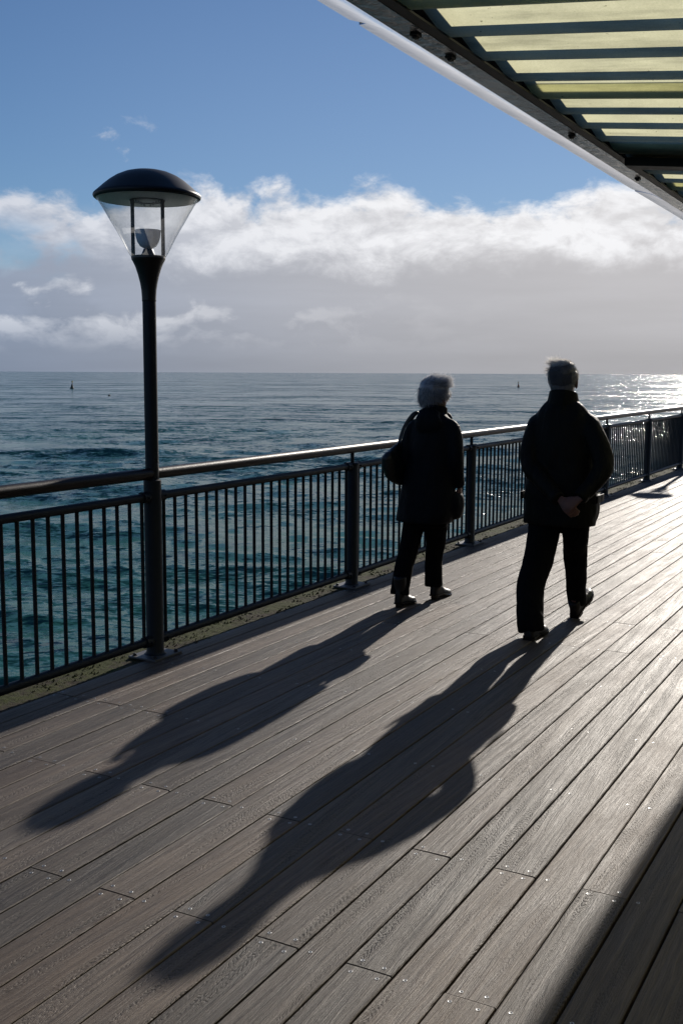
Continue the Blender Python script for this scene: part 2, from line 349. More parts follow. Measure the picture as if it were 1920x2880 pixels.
class MB:
    def __init__(s): s.v = []; s.f = []
    def addm(s, v, f):
        k = len(s.v); s.v += [tuple(p) for p in v]; s.f += [tuple(i + k for i in q) for q in f]; return s
    def box(s, x0, x1, y0, y1, z0, z1, c=0.0):
        if c <= 0:
            v = [(x, y, z) for x in (x0, x1) for y in (y0, y1) for z in (z0, z1)]
            return s.addm(v, [(0, 1, 3, 2), (4, 6, 7, 5), (0, 4, 5, 1), (2, 3, 7, 6), (0, 2, 6, 4), (1, 5, 7, 3)])
        bm = bmesh.new(); bmesh.ops.create_cube(bm, size=1)
        for p in bm.verts: p.co = ((x0 + x1) / 2 + p.co.x * (x1 - x0), (y0 + y1) / 2 + p.co.y * (y1 - y0), (z0 + z1) / 2 + p.co.z * (z1 - z0))
        bmesh.ops.bevel(bm, geom=bm.edges[:], offset=c, segments=2, affect='EDGES', profile=.6)
        bm.verts.index_update(); v = [tuple(p.co) for p in bm.verts]; f = [[q.index for q in fa.verts] for fa in bm.faces]; bm.free()
        return s.addm(v, f)
    def tube(s, pts, rad, seg=12, cap=True, flat=None, ref=None):
        """rings along a polyline; rad: number or list; flat=(ku,kv) squashes the section"""
        pts = [Vector(p) for p in pts]; n = len(pts)
        if not hasattr(rad, '__len__'): rad = [rad] * n
        rings = []; u = None
        for i, p in enumerate(pts):
            t = (pts[min(i + 1, n - 1)] - pts[max(i - 1, 0)]).normalized()
            if u is None:
                r_ = Vector(ref) if ref else (Vector((0, 0, 1)) if abs(t.z) < .9 else Vector((1, 0, 0)))
                u = (r_ - t * r_.dot(t)).normalized()
            else: u = (u - t * u.dot(t)).normalized()
            w = t.cross(u); ku, kv = flat if flat else (1, 1)
            rings.append([p + u * (math.cos(2 * math.pi * k / seg) * rad[i] * ku) + w * (math.sin(2 * math.pi * k / seg) * rad[i] * kv) for k in range(seg)])
        return s.rings(rings, cap)
    def rings(s, rings, cap=True):
        seg = len(rings[0]); v = [p for r in rings for p in r]; f = []
        for i in range(len(rings) - 1):
            for k in range(seg):
                a = i * seg + k; b = i * seg + (k + 1) % seg; f.append((a, b, b + seg, a + seg))
        if cap:
            f.append(tuple(range(seg - 1, -1, -1))); f.append(tuple(range((len(rings) - 1) * seg, len(rings) * seg)))
        return s.addm(v, f)
    def loft(s, rows, seg=28, e=2.0):
        """rows (cx,cy,z,ax,ay[,e]) of horizontal super-ellipses"""
        rr = []
        for row in rows:
            cx, cy, z, ax, ay = row[:5]; ee = row[5] if len(row) > 5 else e; ring = []
            for k in range(seg):
                c, q = math.cos(2 * math.pi * k / seg), math.sin(2 * math.pi * k / seg)
                ring.append((cx + ax * math.copysign(abs(c) ** (2 / ee), c), cy + ay * math.copysign(abs(q) ** (2 / ee), q), z))
            rr.append(ring)
        return s.rings(rr)
    def ball(s, c, r, M3=None, u=16, v=10):
        rr = []
        for i in range(1, v):
            a = math.pi * i / v
            rr.append([(math.sin(a) * math.cos(2 * math.pi * k / u) * r[0], math.sin(a) * math.sin(2 * math.pi * k / u) * r[1], -math.cos(a) * r[2]) for k in range(u)])
        if M3 is not None: rr = [[M3 @ Vector(p) for p in q] for q in rr]
        rr = [[(p[0] + c[0], p[1] + c[1], p[2] + c[2]) for p in q] for q in rr]
        return s.rings(rr)
    def lathe(s, prof, seg=32, c=(0, 0, 0), closed=False):
        rr = [[(c[0] + r * math.cos(2 * math.pi * k / seg), c[1] + r * math.sin(2 * math.pi * k / seg), c[2] + z) for k in range(seg)] for r, z in prof]
        if closed: rr.append(rr[0])
        return s.rings(rr, cap=not closed)
    def build(s, name, material, parent=None, smooth=False, loc=None):
        return mesh_obj(name, s.v, s.f, material, parent, smooth, loc)

def auto_smooth(o, ang=35):
    me = o.data; me.polygons.foreach_set('use_smooth', [True] * len(me.polygons))
    me.set_sharp_from_angle(angle=R(ang)); return o

def fuse(mb, name, material, parent, voxel=0.01, smooth=6, wrinkle=0.0, wscale=8.0, loc=None, factor=.5):
    """union of closed pieces into one continuous smooth skin"""
    me = bpy.data.meshes.new('tmp'); me.from_pydata(mb.v, [], mb.f); me.update()
    bm = bmesh.new(); bm.from_mesh(me); bmesh.ops.recalc_face_normals(bm, faces=bm.faces[:]); bm.to_mesh(me); bm.free()
    o = bpy.data.objects.new('tmp', me); COL.objects.link(o)
    r = o.modifiers.new('r', 'REMESH'); r.mode = 'VOXEL'; r.voxel_size = voxel
    sm = o.modifiers.new('s', 'SMOOTH'); sm.iterations = smooth; sm.factor = factor
    dg = bpy.context.evaluated_depsgraph_get()
    out = bpy.data.meshes.new_from_object(o.evaluated_get(dg)); out.name = name
    bpy.data.objects.remove(o); bpy.data.meshes.remove(me)
    if wrinkle:
        out.update()
        for v, nn in zip(out.vertices, [v.normal.copy() for v in out.vertices]):
            p = v.co; q = Vector((p.x * wscale, p.y * wscale, p.z * wscale * .55))
            v.co = p + nn * (wrinkle * (mnoise.noise(q) + .6 * mnoise.noise(q * 2.3)))
    out.materials.clear(); out.materials.append(material)
    out.polygons.foreach_set('use_smooth', [True] * len(out.polygons))
    ob = bpy.data.objects.new(name, out); link(ob, parent)
    if loc is not None: ob.location = loc
    return ob

# ================================================================== SETTING
SEA_Z = -5.0
def build_sea():
    H = EYE - SEA_Z
    waves = []
    N = 84
    rs = np.random.default_rng(21)
    for i in range(N):
        lam = 24.0 * (0.8 / 24.0) ** (i / (N - 1.0)) * rs.uniform(.94, 1.06)
        spread = 20 + 22 * (i / N)
        ang = R(28 + 180 - 6 + rs.normal(0, spread))
        stp = 0.013 if lam > 10 else (0.021 if lam > 3 else 0.038)
        waves.append((lam, ang, stp * lam / (2 * math.pi), rs.uniform(0, 6.283)))
    def displace(X, Y, spc):
        Z = np.zeros_like(X); DX = np.zeros_like(X); DY = np.zeros_like(X); J = np.zeros_like(X)
        # slow grouping so that some crests stand out
        grp = 0.72 + 0.42 * np.sin(X * .021 + Y * .034 + 1.0) * np.sin(X * .047 - Y * .019 + 2.2)
        for lam, ang, a, ph in waves:
            k = 2 * math.pi / lam; cx, cy = math.cos(ang), math.sin(ang)
            f = np.clip((lam / spc - 2.0) / 2.5, 0, 1)
            if not f.any(): continue
            t = k * (cx * X + cy * Y) + ph; A = a * f * grp
            c, s_ = np.cos(t), np.sin(t)
            Z += A * c; DX -= A * cx * s_ * .85; DY -= A * cy * s_ * .85; J += A * k * c
        return X + DX, Y + DY, Z, J
    def grid(head, dep):
        r = H / np.tan(dep)
        Rr, Hh = np.meshgrid(r, head, indexing='ij')
        sp = np.abs(np.gradient(r))[:, None] * np.ones_like(Hh)
        sp = np.maximum(sp * .8, Rr * abs(head[1] - head[0]))
        X, Y, Z, J = displace(Rr * np.cos(Hh), Rr * np.sin(Hh), sp)
        fade = np.clip(1.6 - Rr / 500., 0, 1)
        foam = np.clip((J - 0.27) * 2.6, 0, 1) * fade
        nr, nh = X.shape
        idx = np.arange(nr * nh).reshape(nr, nh)
        q = np.stack([idx[:-1, :-1], idx[:-1, 1:], idx[1:, 1:], idx[1:, :-1]], -1).reshape(-1, 4)
        return np.stack([X, Y, Z], -1).reshape(-1, 3), q[:, ::-1], foam.reshape(-1)
    dep = np.concatenate([np.linspace(R(29), R(0.3), 640), np.linspace(R(0.29), R(0.012), 26)])
    v1, q1, f1_ = grid(np.linspace(R(-6), R(60), 1080), dep)
    depc = np.concatenate([np.linspace(R(29), R(0.6), 60), np.linspace(R(0.5), R(0.012), 8)])
    v2, q2, f2_ = grid(np.linspace(R(60), R(354), 260), depc)
    depn = np.linspace(R(89), R(29), 26)
    v3, q3, f3_ = grid(np.linspace(0, R(360), 241), depn)
    v = np.concatenate([v1, v2, v3]); q = np.concatenate([q1, q2 + len(v1), q3 + len(v1) + len(v2)]); fo = np.concatenate([f1_, f2_, f3_])
    me = bpy.data.meshes.new('sea'); me.vertices.add(len(v)); me.vertices.foreach_set('co', v.astype(np.float32).ravel())
    me.loops.add(len(q) * 4); me.loops.foreach_set('vertex_index', q.astype(np.int32).ravel())
    me.polygons.add(len(q)); me.polygons.foreach_set('loop_start', np.arange(0, len(q) * 4, 4, dtype=np.int32))
    me.polygons.foreach_set('use_smooth', np.ones(len(q), dtype=bool))
    me.update(calc_edges=True)
    at = me.attributes.new('foam', 'FLOAT', 'POINT'); at.data.foreach_set('value', fo.astype(np.float32))
    me.materials.append(MT['sea'])
    o = bpy.data.objects.new('sea', me); link(o); o.location = (0, 0, SEA_Z); tag(o, kind='structure')
build_sea()

# ---- deck: substructure with every board its own piece
PITCH, G0 = 0.1518, 0.613
JX0, JP = 2.52, 0.765
TH = 0.034
sub = MB()
for i in range(-14, 62):
    x = JX0 + JP * i; sub.box(x - .06, x + .06, -3.3, 3.84, -.26, -TH - .002)
for y in (-3.0, -0.9, 1.4, 3.7): sub.box(-8.6, 49.6, y - .1, y + .1, -.62, -.262)
sub.box(-8.6, 49.6, -3.3, 3.83, -.66, -.63)
deck = sub.build('deck', MT['dark']); tag(deck, kind='structure')

def board_mesh(L, w):
    c = 0.003; h = w / 2
    prof = [(-h, -TH), (h, -TH), (h, -c), (h - c, 0), (0, 0.0006), (-h + c, 0), (-h, -c)]
    rr = [[(x, y, z) for y, z in prof] for x in (-L / 2, L / 2)]
    m = MB().rings(rr); me = bpy.data.meshes.new('deck_board'); me.from_pydata(m.v, [], m.f); me.update()
    bm = bmesh.new(); bm.from_mesh(me); bmesh.ops.recalc_face_normals(bm, faces=bm.faces[:]); bm.to_mesh(me); bm.free()
    me.materials.append(MT['wood']); return me
_bm_cache = {}
# screw: bright countersunk ring with a dark recess
sm = MB().lathe([(0.0054, 0.0002), (0.0060, 0.0006), (0.0055, 0.0009), (0.0032, 0.0006), (0.0026, 0.0001)], 12)
screw_me = bpy.data.meshes.new('screw'); screw_me.from_pydata(sm.v, [], sm.f); screw_me.update()
screw_me.materials.append(MT['screw']); screw_me.materials.append(MT['hole'])
for p in screw_me.polygons:
    if len(p.vertices) > 4 or all(math.hypot(screw_me.vertices[i].co.x, screw_me.vertices[i].co.y) < .0036 for i in p.vertices): p.material_index = 1
far_screws = MB(); rest = MB(); n_screw = 0
def add_screw(board, X, Y):
    global n_screw
    jx, jy = random.uniform(-.006, .006), random.uniform(-.006, .006)
    if random.random() < .06: return
    if X < 5.6 and X > 1.6 and n_screw < 280 and Y > 0.25:
        s_ = bpy.data.objects.new('screw', screw_me); COL.objects.link(s_); s_.parent = board
        s_.location = (X + jx - board.location.x, Y + jy - board.location.y, 0.0004)
        n_screw += 1
    elif X < 16: far_screws.lathe([(0.0056, 0.0002), (0.0052, 0.0007), (0.0034, 0.0004)], 8, (X + jx, Y + jy, 0))
for n in range(-26, 22):
    yc = G0 + PITCH * (n + .5); w = PITCH - random.uniform(.0055, .0085)
    if n == 21: yc -= .012; w = .125
    if n < -1:                                              # out of the picture: one plain run
        rest.box(-8.6, 49.5, yc - w / 2, yc + w / 2, -TH, random.uniform(-.0008, .0008)); continue
    if n >= 17: joints = [JX0 + JP * k for k in (-10, -5, 2, 6, 11, 16, 21, 26, 31)]
    elif n % 2: joints = [JX0 + JP * k for k in (-9, -4, 1, 6, 11, 16, 21, 26, 31)]
    else: joints = [JX0 + JP * k for k in (-10, -5, 0, 5, 10, 15, 20, 25, 30)]
    if n in (17, 19): joints = sorted(joints + [JX0 + JP])
    if n > 2 and random.random() < .35: joints = joints[:5] + [j + JP * random.choice((-1, 1)) for j in joints[5:]]
    for a, b in zip(joints[:-1], joints[1:]):
        if b < -1.5: continue
        L = b - a - random.uniform(.003, .0055); key = (round(L, 3), round(w, 4))
        if key not in _bm_cache: _bm_cache[key] = board_mesh(L, w)
        o = bpy.data.objects.new('deck_board', _bm_cache[key]); link(o, deck)
        o.location = ((a + b) / 2, yc + random.uniform(-.0008, .0008), random.uniform(-.0012, .0012))
        o.rotation_euler = (random.uniform(-.006, .006), 0, random.uniform(-.0003, .0003))
        k = int(round((a - JX0) / JP)); X = JX0 + JP * k; flip = (k + n) % 2
        while X < b + .01:
            if abs(X - a) < .02: 
                for q in (-1, 1): add_screw(o, X + .030, yc + q * .040)
            elif abs(X - b) < .02:
                for q in (-1, 1): add_screw(o, X - .030, yc + q * .040)
            else:
                flip ^= 1; add_screw(o, X, yc + (.038 if flip else -.038))
            X += JP
    rest.box(joints[-1], 49.5, yc - w / 2, yc + w / 2, -TH, random.uniform(-.0008, .0008))
ro = rest.build('deck_boards_beyond', MT['wood'], deck); tag(ro, kind='stuff')
fo = far_screws.build('screws_beyond', MT['screw'], deck); tag(fo, kind='stuff')

# ---- mossy edge of the pier
def build_edge():
    y0, y1 = 3.8735, 4.285
    xs = np.concatenate([np.linspace(-8.6, 1.0, 60), np.arange(1.05, 22, .018), np.linspace(22.1, 49.5, 120)])
    ys = np.linspace(y0, y1, 21); vv = []; ff = []; m = len(ys)
    for x in xs:
        for j, y in enumerate(ys):
            z = -.004 + .006 * mnoise.noise((x * 5, y * 5, 0)) + .005 * max(0, mnoise.noise((x * 30, y * 30, 3))) + .004 * mnoise.noise((x * 70, y * 70, 7))
            if j in (0, 1): z = min(z, -.002)
            if j == m - 1: z -= .02
            vv.append((x, y + (.004 * mnoise.noise((x * 9, 3, 1)) if j else 0), z))
    for i in range(len(xs) - 1):
        for j in range(m - 1):
            a = i * m + j; ff.append((a, a + m, a + m + 1, a + 1))
    k = len(vv)
    for i, x in enumerate(xs): vv.append((x, y1 - .02, -.5))
    for i in range(len(xs) - 1): ff.append((i * m + m - 1, (i + 1) * m + m - 1, k + i + 1, k + i))
    for i, x in enumerate(xs): vv.append((x, y0, -.3))
    k2 = k + len(xs)
    for i in range(len(xs) - 1): ff.append((i * m, k2 + i, k2 + i + 1, (i + 1) * m))
    o = mesh_obj('pier_edge', vv, ff, MT['moss'], None, True); tag(o, kind='structure')
build_edge()
def build_tufts():
    rs = random.Random(5); mb = MB()
    for i in range(5200):
        x = rs.uniform(2.4, 20.5); y = rs.uniform(3.91, 4.20)
        if mnoise.noise((x * 2.2, y * 6, 2)) + .5 * mnoise.noise((x * 9, y * 14, 4)) < .12: continue
        r = rs.uniform(.003, .010); a = rs.uniform(0, 6.28)
        ring = [(x + r * math.cos(a + t) * rs.uniform(.6, 1.3), y + r * math.sin(a + t) * rs.uniform(.6, 1.3), -.004) for t in (0, 1.26, 2.5, 3.77, 5.0)]
        mb.addm(ring + [(x + r * .2, y, r * rs.uniform(.5, 1.1))], [(0, 1, 5), (1, 2, 5), (2, 3, 5), (3, 4, 5), (4, 0, 5)])
    o = mb.build('moss_tufts', MT['moss']); tag(o, 'low tufts of green moss growing on the pier edge under the railing', 'moss', kind='stuff')
build_tufts()

# ================================================================== RAILING
RY = 3.95; PX0, PSP = 4.90, 2.432
railing = empty('railing', (PX0, RY, 0), 'dark steel pier railing with brown round handrail and upright bars along the sea', 'railing')
LAMPS = (0, 7)
X0r, X1r = PX0 - 3 * PSP, PX0 + 11 * PSP
hr = MB().tube([(X0r - PX0 + (X1r - X0r) * i / 60, 0, 1.078) for i in range(61)], .034, 24)
auto_smooth(hr.build('handrail', MT['hand'], railing), 50)
def base_plate(parent, r, tagname='base_plate'):
    b = MB().box(-.125, .125, -.10, .10, 0.001, .013, .0025).build('base_plate', MT['plate'], parent)
    bs = []
    for sx in (-1, 1):
        for sy in (-1, 1):
            m = MB().lathe([(.014, .0135), (.014, .016), (.010, .0165), (.010, .026), (.006, .028)], 6, (sx * .098, sy * .074, 0))
            bs.append(m.build('bolt', MT['bolt'], parent))
    return b, bs
post_me = {}
def post_parts():
    p = MB().lathe([(.060, .013), (.053, .019), (.049, .028), (.049, .955), (.046, .962)], 28)
    return p
first = None
for i in range(-3, 12):
    if i in LAMPS: continue
    x = i * PSP
    if first is None:
        p = auto_smooth(post_parts().build('post', MT['rail'], railing), 40)
        pl, bs = base_plate(p, .05)
        st = auto_smooth(MB().tube([(0, 0, .958), (0, 0, 1.05)], .015, 14).build('handrail_stub', MT['rail'], p))
        cp = auto_smooth(MB().lathe([(.0500, .950), (.0515, .954), (.0515, .966), (.047, .972), (.018, .973)], 28).build('post_cap', MT['rail'], p))
        first = (p, [pl, st, cp] + bs)
    else:
        p = first[0].copy(); link(p, railing)
        for c in first[1]:
            cc = c.copy(); COL.objects.link(cc); cc.parent = p
    p.location = (x, 0, 0)
NB = 22
def panel():
    L = PSP; m = MB()
    for z, r in ((.945, .0245), (.098, .0250)):
        m.tube([(.045, 0, z), (L - .045, 0, z)], r, 16)
        for xa, sg in ((.045, 1), (L - .045, -1)):
            m.tube([(xa, 0, z), (xa + sg * .055, 0, z)], r + .0085, 16)
            m.tube([(xa + sg * .03, -.02 - r, z), (xa + sg * .03, -.006, z)], .006, 8)
    return m
bar_me = None; pan_me = None
for i in range(-3, 11):
    if pan_me is None:
        po = auto_smooth(panel().build('balustrade_panel', MT['rail'], railing), 40); pan_me = po.data
    else: po = bpy.data.objects.new('balustrade_panel', pan_me); link(po, railing)
    po.location = (i * PSP, 0, 0)
    if i < -2 or i > 9:
        mb = MB()
        for k in range(NB): mb.tube([(.10 + (PSP - .20) * k / (NB - 1), 0, .098), (.10 + (PSP - .20) * k / (NB - 1), 0, .945)], .0092, 8)
        o = mb.build('balusters_beyond', MT['rail'], po); tag(o, kind='stuff'); continue
    for k in range(NB):
        if bar_me is None:
            b = MB().tube([(0, 0, .104), (0, 0, .120), (0, 0, .130), (0, 0, .915), (0, 0, .925), (0, 0, .938)], [.0155, .0125, .0110, .0110, .0125, .0155], 10)
            bo = auto_smooth(b.build('baluster', MT['rail'], po), 50); bar_me = bo.data
        else: bo = bpy.data.objects.new('baluster', bar_me); link(bo, po)
        bo.location = (.10 + (PSP - .20) * k / (NB - 1), 0, 0)

# ================================================================== LAMP POSTS
def make_lamp(i, label):
    root = empty('lamp_post', (PX0 + i * PSP, RY, 0), label, 'lamp post', 'lamp posts standing in the pier railing')
    pole = auto_smooth(MB().lathe([(.066, .013), (.056, .020), (.051, .030), (.051, 1.040), (.0385, 1.047), (.0385, 2.055)], 32).build('pole', MT['rail'], root), 40)
    base_plate(pole, .05)
    for z in (.945, .098):
        for sg in (-1, 1):
            auto_smooth(MB().tube([(sg * .046, 0, z), (sg * .058, 0, z)], .034, 16).build('rail_bracket', MT['rail'], pole))
    prof = [(.0385, 2.055), (.0405, 2.058), (.0400, 2.064), (.0405, 2.085), (.043, 2.12), (.049, 2.158), (.060, 2.203), (.074, 2.247), (.087, 2.275), (.0945, 2.287), (.0945, 2.294), (.090, 2.297)]
    auto_smooth(MB().lathe(prof, 40).build('neck', MT['lampblack'], root), 40)
    dome = [(.284, 2.617), (.295, 2.622), (.299, 2.631), (.297, 2.640), (.289, 2.648), (.269, 2.665), (.241, 2.690), (.2085, 2.716), (.171, 2.740), (.125, 2.760), (.085, 2.770), (.04, 2.777), (.004, 2.778)]
    c = auto_smooth(MB().lathe(dome, 56).build('lamp_canopy', MT['lampblack'], root), 40)
    under = [(.298, 2.6145), (.298, 2.617), (.02, 2.6165)]
    auto_smooth(MB().lathe([(.286, 2.6150), (.25, 2.628), (.15, 2.640), (.005, 2.645)], 48).build('reflector_disc', MT['lampwhite'], root), 60)
    gp = [(.090, 2.292), (.105, 2.312), (.128, 2.355), (.150, 2.398), (.176, 2.445), (.205, 2.493), (.232, 2.540), (.259, 2.585), (.283, 2.621)]
    m = MB(); m.rings([[(r * math.cos(2 * math.pi * k / 56), r * math.sin(2 * math.pi * k / 56), z) for k in range(56)] for r, z in gp], cap=False)
    auto_smooth(m.build('glass_shade', MT['glass'], root), 60)
    # struts face the camera side of the pier: set across the view of the deck
    a = R(-51)
    for sg in (-1, 1):
        v = Vector((math.cos(a), math.sin(a), 0)) * .083 * sg
        t = Vector((-math.sin(a), math.cos(a), 0))
        m = MB(); p0 = [v + Vector((math.cos(a), math.sin(a), 0)) * sx * .0105 + t * sy * .004 for sx, sy in ((-1, -1), (1, -1), (1, 1), (-1, 1))]
        m.rings([[(q.x, q.y, z) for q in p0] for z in (2.292, 2.40, 2.52, 2.640)])
        m.build('strut', MT['strut'], root)
    bw = [(.004, 2.345), (.022, 2.347), (.045, 2.360), (.060, 2.382), (.068, 2.410), (.071, 2.440), (.073, 2.448), (.069, 2.449), (.064, 2.412), (.055, 2.384), (.040, 2.364), (.004, 2.352)]
    auto_smooth(MB().lathe(bw, 36).build('lamp_bowl', MT['bowl'], root), 50)
    auto_smooth(MB().lathe([(.060, 2.297), (.040, 2.312), (.026, 2.345)], 30).build('bowl_stand', MT['strut'], root), 40)
    auto_smooth(MB().lathe([(.092, 2.290), (.0955, 2.294), (.0955, 2.303), (.092, 2.306)], 40).build('shade_ring', MT['plate'], root), 40)
    # little louvre cage under the roof of the lantern
    ring = MB().lathe([(.094, 2.606), (.098, 2.606), (.098, 2.612), (.094, 2.612)], 36, closed=True)
    cage = ring.build('louvre_cage', MT['bolt'], root)
    for sg in (-1, 1):
        v0 = Vector((math.cos(a), math.sin(a), 0)); t = Vector((-math.sin(a), math.cos(a), 0)); m = MB()
        for k in range(5):
            s0 = v0 * (sg * (.012 + .015 * k)); zz = 2.585 + .006 * k
            m.rings([[tuple(s0 - t * .05 + Vector((0, 0, zz))), tuple(s0 + t * .05 + Vector((0, 0, zz))), tuple(s0 + v0 * sg * .011 + t * .05 + Vector((0, 0, zz + .004))), tuple(s0 + v0 * sg * .011 - t * .05 + Vector((0, 0, zz + .004)))],
                     [tuple(s0 - t * .05 + Vector((0, 0, zz + .002))), tuple(s0 + t * .05 + Vector((0, 0, zz + .002))), tuple(s0 + v0 * sg * .011 + t * .05 + Vector((0, 0, zz + .006))), tuple(s0 + v0 * sg * .011 - t * .05 + Vector((0, 0, zz + .006)))]])
        m.build('louvre', MT['plate'], cage)
    return root
make_lamp(0, 'black domed lamp post with clear flared shade standing against open sea')
make_lamp(7, 'further lamp post whose trumpet shaped shadow lies on the boards ahead of the walkers')

# ================================================================== CANOPY
canopy = empty('canopy', (3.5, 1.2, 2.45), 'low corrugated translucent canopy roof with polished metal edge over the deck', 'canopy')
CO = Vector((3.5, 1.2, 2.45))
def cl_(v): return [(p[0] - CO.x, p[1] - CO.y, p[2] - CO.z) for p in v]
def build_canopy():
    SL = 0.11                                               # the roof rises toward the sea
    XA, XB = -2.4, 16.0
    # coved polished flashing along the edge, in overlapping lengths
    def flashing(x0, x1, drop, skew):
        n = max(2, int((x1 - x0) / .2)); rings = []
        for i in range(n + 1):
            x = x0 + (x1 - x0) * i / n
            w = .0012 * mnoise.noise((x * 1.3, 2, 5)); prof = []
            y, z = 1.1695, 2.4530
            for k in range(13):
                t = k / 12; sl = R(31 - 15 * t) + .035 * mnoise.noise((x * .8, t * 2, 1))
                prof.append((y, z - drop)); y += .1695 / 12 * math.cos(sl); z += .1695 / 12 * math.sin(sl) + w * .1
            prof += [(y + .004, z - drop + .002), (y + .004, z - drop + .010)]
            xo = [x + (skew * (p[0] - 1.1695) if i == 0 else 0) for p in prof]
            lower = [(xx, p[0], p[1]) for xx, p in zip(xo, prof)]
            upper = [(xx, p[0] - .001, p[1] + .0025) for xx, p in zip(xo, prof)][::-1]
            upper[0] = (upper[0][0], upper[0][1] - .004, upper[0][2])
            rings.append(lower + upper)
        m = MB().rings(rings); m.v = cl_(m.v); auto_smooth(m.build('edge_flashing', MT['polished'], canopy), 40)
    xs = [XA, .1, 2.40, 5.2, 8.0, 10.8, 13.4, XB]
    for q, (a, b) in enumerate(zip(xs[:-1], xs[1:])): flashing(a - .06, b + .06, .0012 * (q % 2), 1.0)
    # flat underside strip, in lengths, with bolts
    ss = [XA, .2, 2.512, 4.88, 7.2, 9.5, 11.8, 14.1, XB]
    for a, b in zip(ss[:-1], ss[1:]):
        m = MB().box(a + .001, b - .001, 1.112, 1.1690, 2.4525, 2.458); m.v = cl_(m.v); m.build('underside_strip', MT['strip'], canopy)
    for x in [-1.0, 0.2, 1.2, 1.82, 2.41, 2.616, 3.640, 4.541, 5.5, 6.4, 7.4, 8.4, 9.4, 10.4, 11.4]:
        m = MB().box(x - .014, x + .014, 1.126, 1.146, 2.4455, 2.4523, .002).box(x - .009, x + .009, 1.130, 1.142, 2.4405, 2.4455, .002)
        m.v = cl_(m.v); m.build('bolt', MT['blacksteel'], canopy)
    m = MB().box(XA, XB, 1.083, 1.111, 2.4535, 2.4590); m.v = cl_(m.v); m.build('edge_beam', MT['blacksteel'], canopy)
    m = MB().box(XA, XB, 1.072, 1.312, 2.530, 2.534)
    m.v = cl_(m.v); m.build('capping', MT['blacksteel'], canopy)
    # corrugated sheets: trapezoid ribs across the roof, the long flank facing the sun
    PT = 0.2232; x_ref = 2.476
    per = [(0.0, 0.0), (0.018, 0.0), (0.034, .036), (0.072, .036), (PT, 0.0)]
    def zb(y): return 2.462 - SL * (1.083 - y)
    ys = [1.096, .98, .7, .4, -.2, -1.0, -2.0, -2.9]
    k0 = -21
    while x_ref + k0 * PT < XB - .5:
        n = 4; pts = [(x_ref + k0 * PT - .083, .036 * .083 / (PT - .072))]
        for j in range(n):
            for q in per[:-1]: pts.append((x_ref + (k0 + j) * PT + q[0], q[1]))
        pts += [(x_ref + (k0 + n) * PT, 0.0), (x_ref + (k0 + n) * PT + .012, 0.0)]
        up = -.0035 if (k0 // 4) % 2 else 0.0
        rings = [[(x, y, zb(y) + z + up) for x, z in pts] for y in ys]
        nn = len(pts); v = [p for r in rings for p in r]; f = []
        for i in range(len(ys) - 1):
            for j in range(nn - 1):
                a = i * nn + j; f.append((a, a + 1, a + nn + 1, a + nn))
        mesh_obj('roof_sheet', cl_(v), f, MT['sheet'], canopy)
        k0 += 4
    def bar(name, x0, x1, za, zb_, y0, y1):
        v = []
        for y in (y0, y1): v += [(x0, y, zb(y) + za), (x1, y, zb(y) + za), (x1, y, zb(y) + zb_), (x0, y, zb(y) + zb_)]
        m = MB(); m.addm(cl_(v), [(0, 1, 2, 3), (7, 6, 5, 4), (0, 4, 5, 1), (1, 5, 6, 2), (2, 6, 7, 3), (3, 7, 4, 0)])
        m.build(name, MT['blacksteel'], canopy)
    for x in (-0.4, 4.12, 8.6, 13.1):                       # rafters under the sheets, each with a cap strip above
        bar('rafter', x, x + .09, -.034, -.004, 1.082, -2.9)
        bar('rafter_cap', x - .12, x + .34, .046, .050, 1.07, -2.9)
build_canopy()
# unseen building assumed to carry the canopy, added and made tall to block skylight
bld = empty('sky_blocking_building', (5, -3.0, 0), 'unseen grey clad building behind the canopy, made tall to block sky light', 'building')
m = MB().box(-16, 8.5, -6, 0, 0.001, 7.2); m.build('wall', MT['wall'], bld)
MB().box(-16.2, 8.7, -6.2, .25, 7.202, 7.45, .02).build('roof', MT['blacksteel'], bld)
for i in range(12):
    x = -15.0 + 1.9 * i
    for z in (.95, 4.2):
        w_ = MB().box(x, x + 1.4, .002, .03, z, z + 1.1, .006).build('window', MT['blacksteel'], bld)
        MB().box(x + .06, x + 1.34, .031, .034, z + .06, z + 1.04).build('pane', MT['lens'], w_)

# ================================================================== PEOPLE
def rotz(a): return Matrix.Rotation(a, 3, 'Z')
def add_head(mb, c, yaw, s=1.0, pitch=0.0):
    """c: centre of cranium; face looks along +x turned by yaw"""
    M3 = Matrix.Rotation(yaw, 3, 'Z') @ Matrix.Rotation(pitch, 3, 'Y')
    def P_(x, y, z): return Vector(c) + M3 @ Vector((x * s, y * s, z * s))
    def B(p, r, u=16, v=10): mb.ball(P_(*p), [q * s for q in r], M3, u, v)
    B((-.012, 0, .022), (.096, .076, .092), 24, 14)       # cranium
    B((.022, 0, -.045), (.066, .058, .075), 20, 12)       # face
    B((.040, 0, -.098), (.042, .040, .032))                # jaw and chin
    B((.066, 0, -.112), (.018, .020, .014))
    B((.070, 0, .018), (.016, .055, .014))                 # brow
    B((.078, 0, -.068), (.012, .022, .006)); B((.077, 0, -.079), (.012, .019, .006))   # lips
    mb.tube([P_(.080, 0, .008), P_(.094, 0, -.020), P_(.102, 0, -.040), P_(.086, 0, -.050)], [.008 * s, .010 * s, .014 * s, .010 * s], 10)   # nose
    for q in (-1, 1):
        B((.070, q * .030, -.004), (.011, .013, .010))      # eyes
        B((.052, q * .042, -.034), (.018, .018, .018))      # cheeks
        B((-.004, q * .078, -.022), (.017, .008, .031))     # ears
        B((-.010, q * .083, -.012), (.011, .006, .018))
    return M3, P_
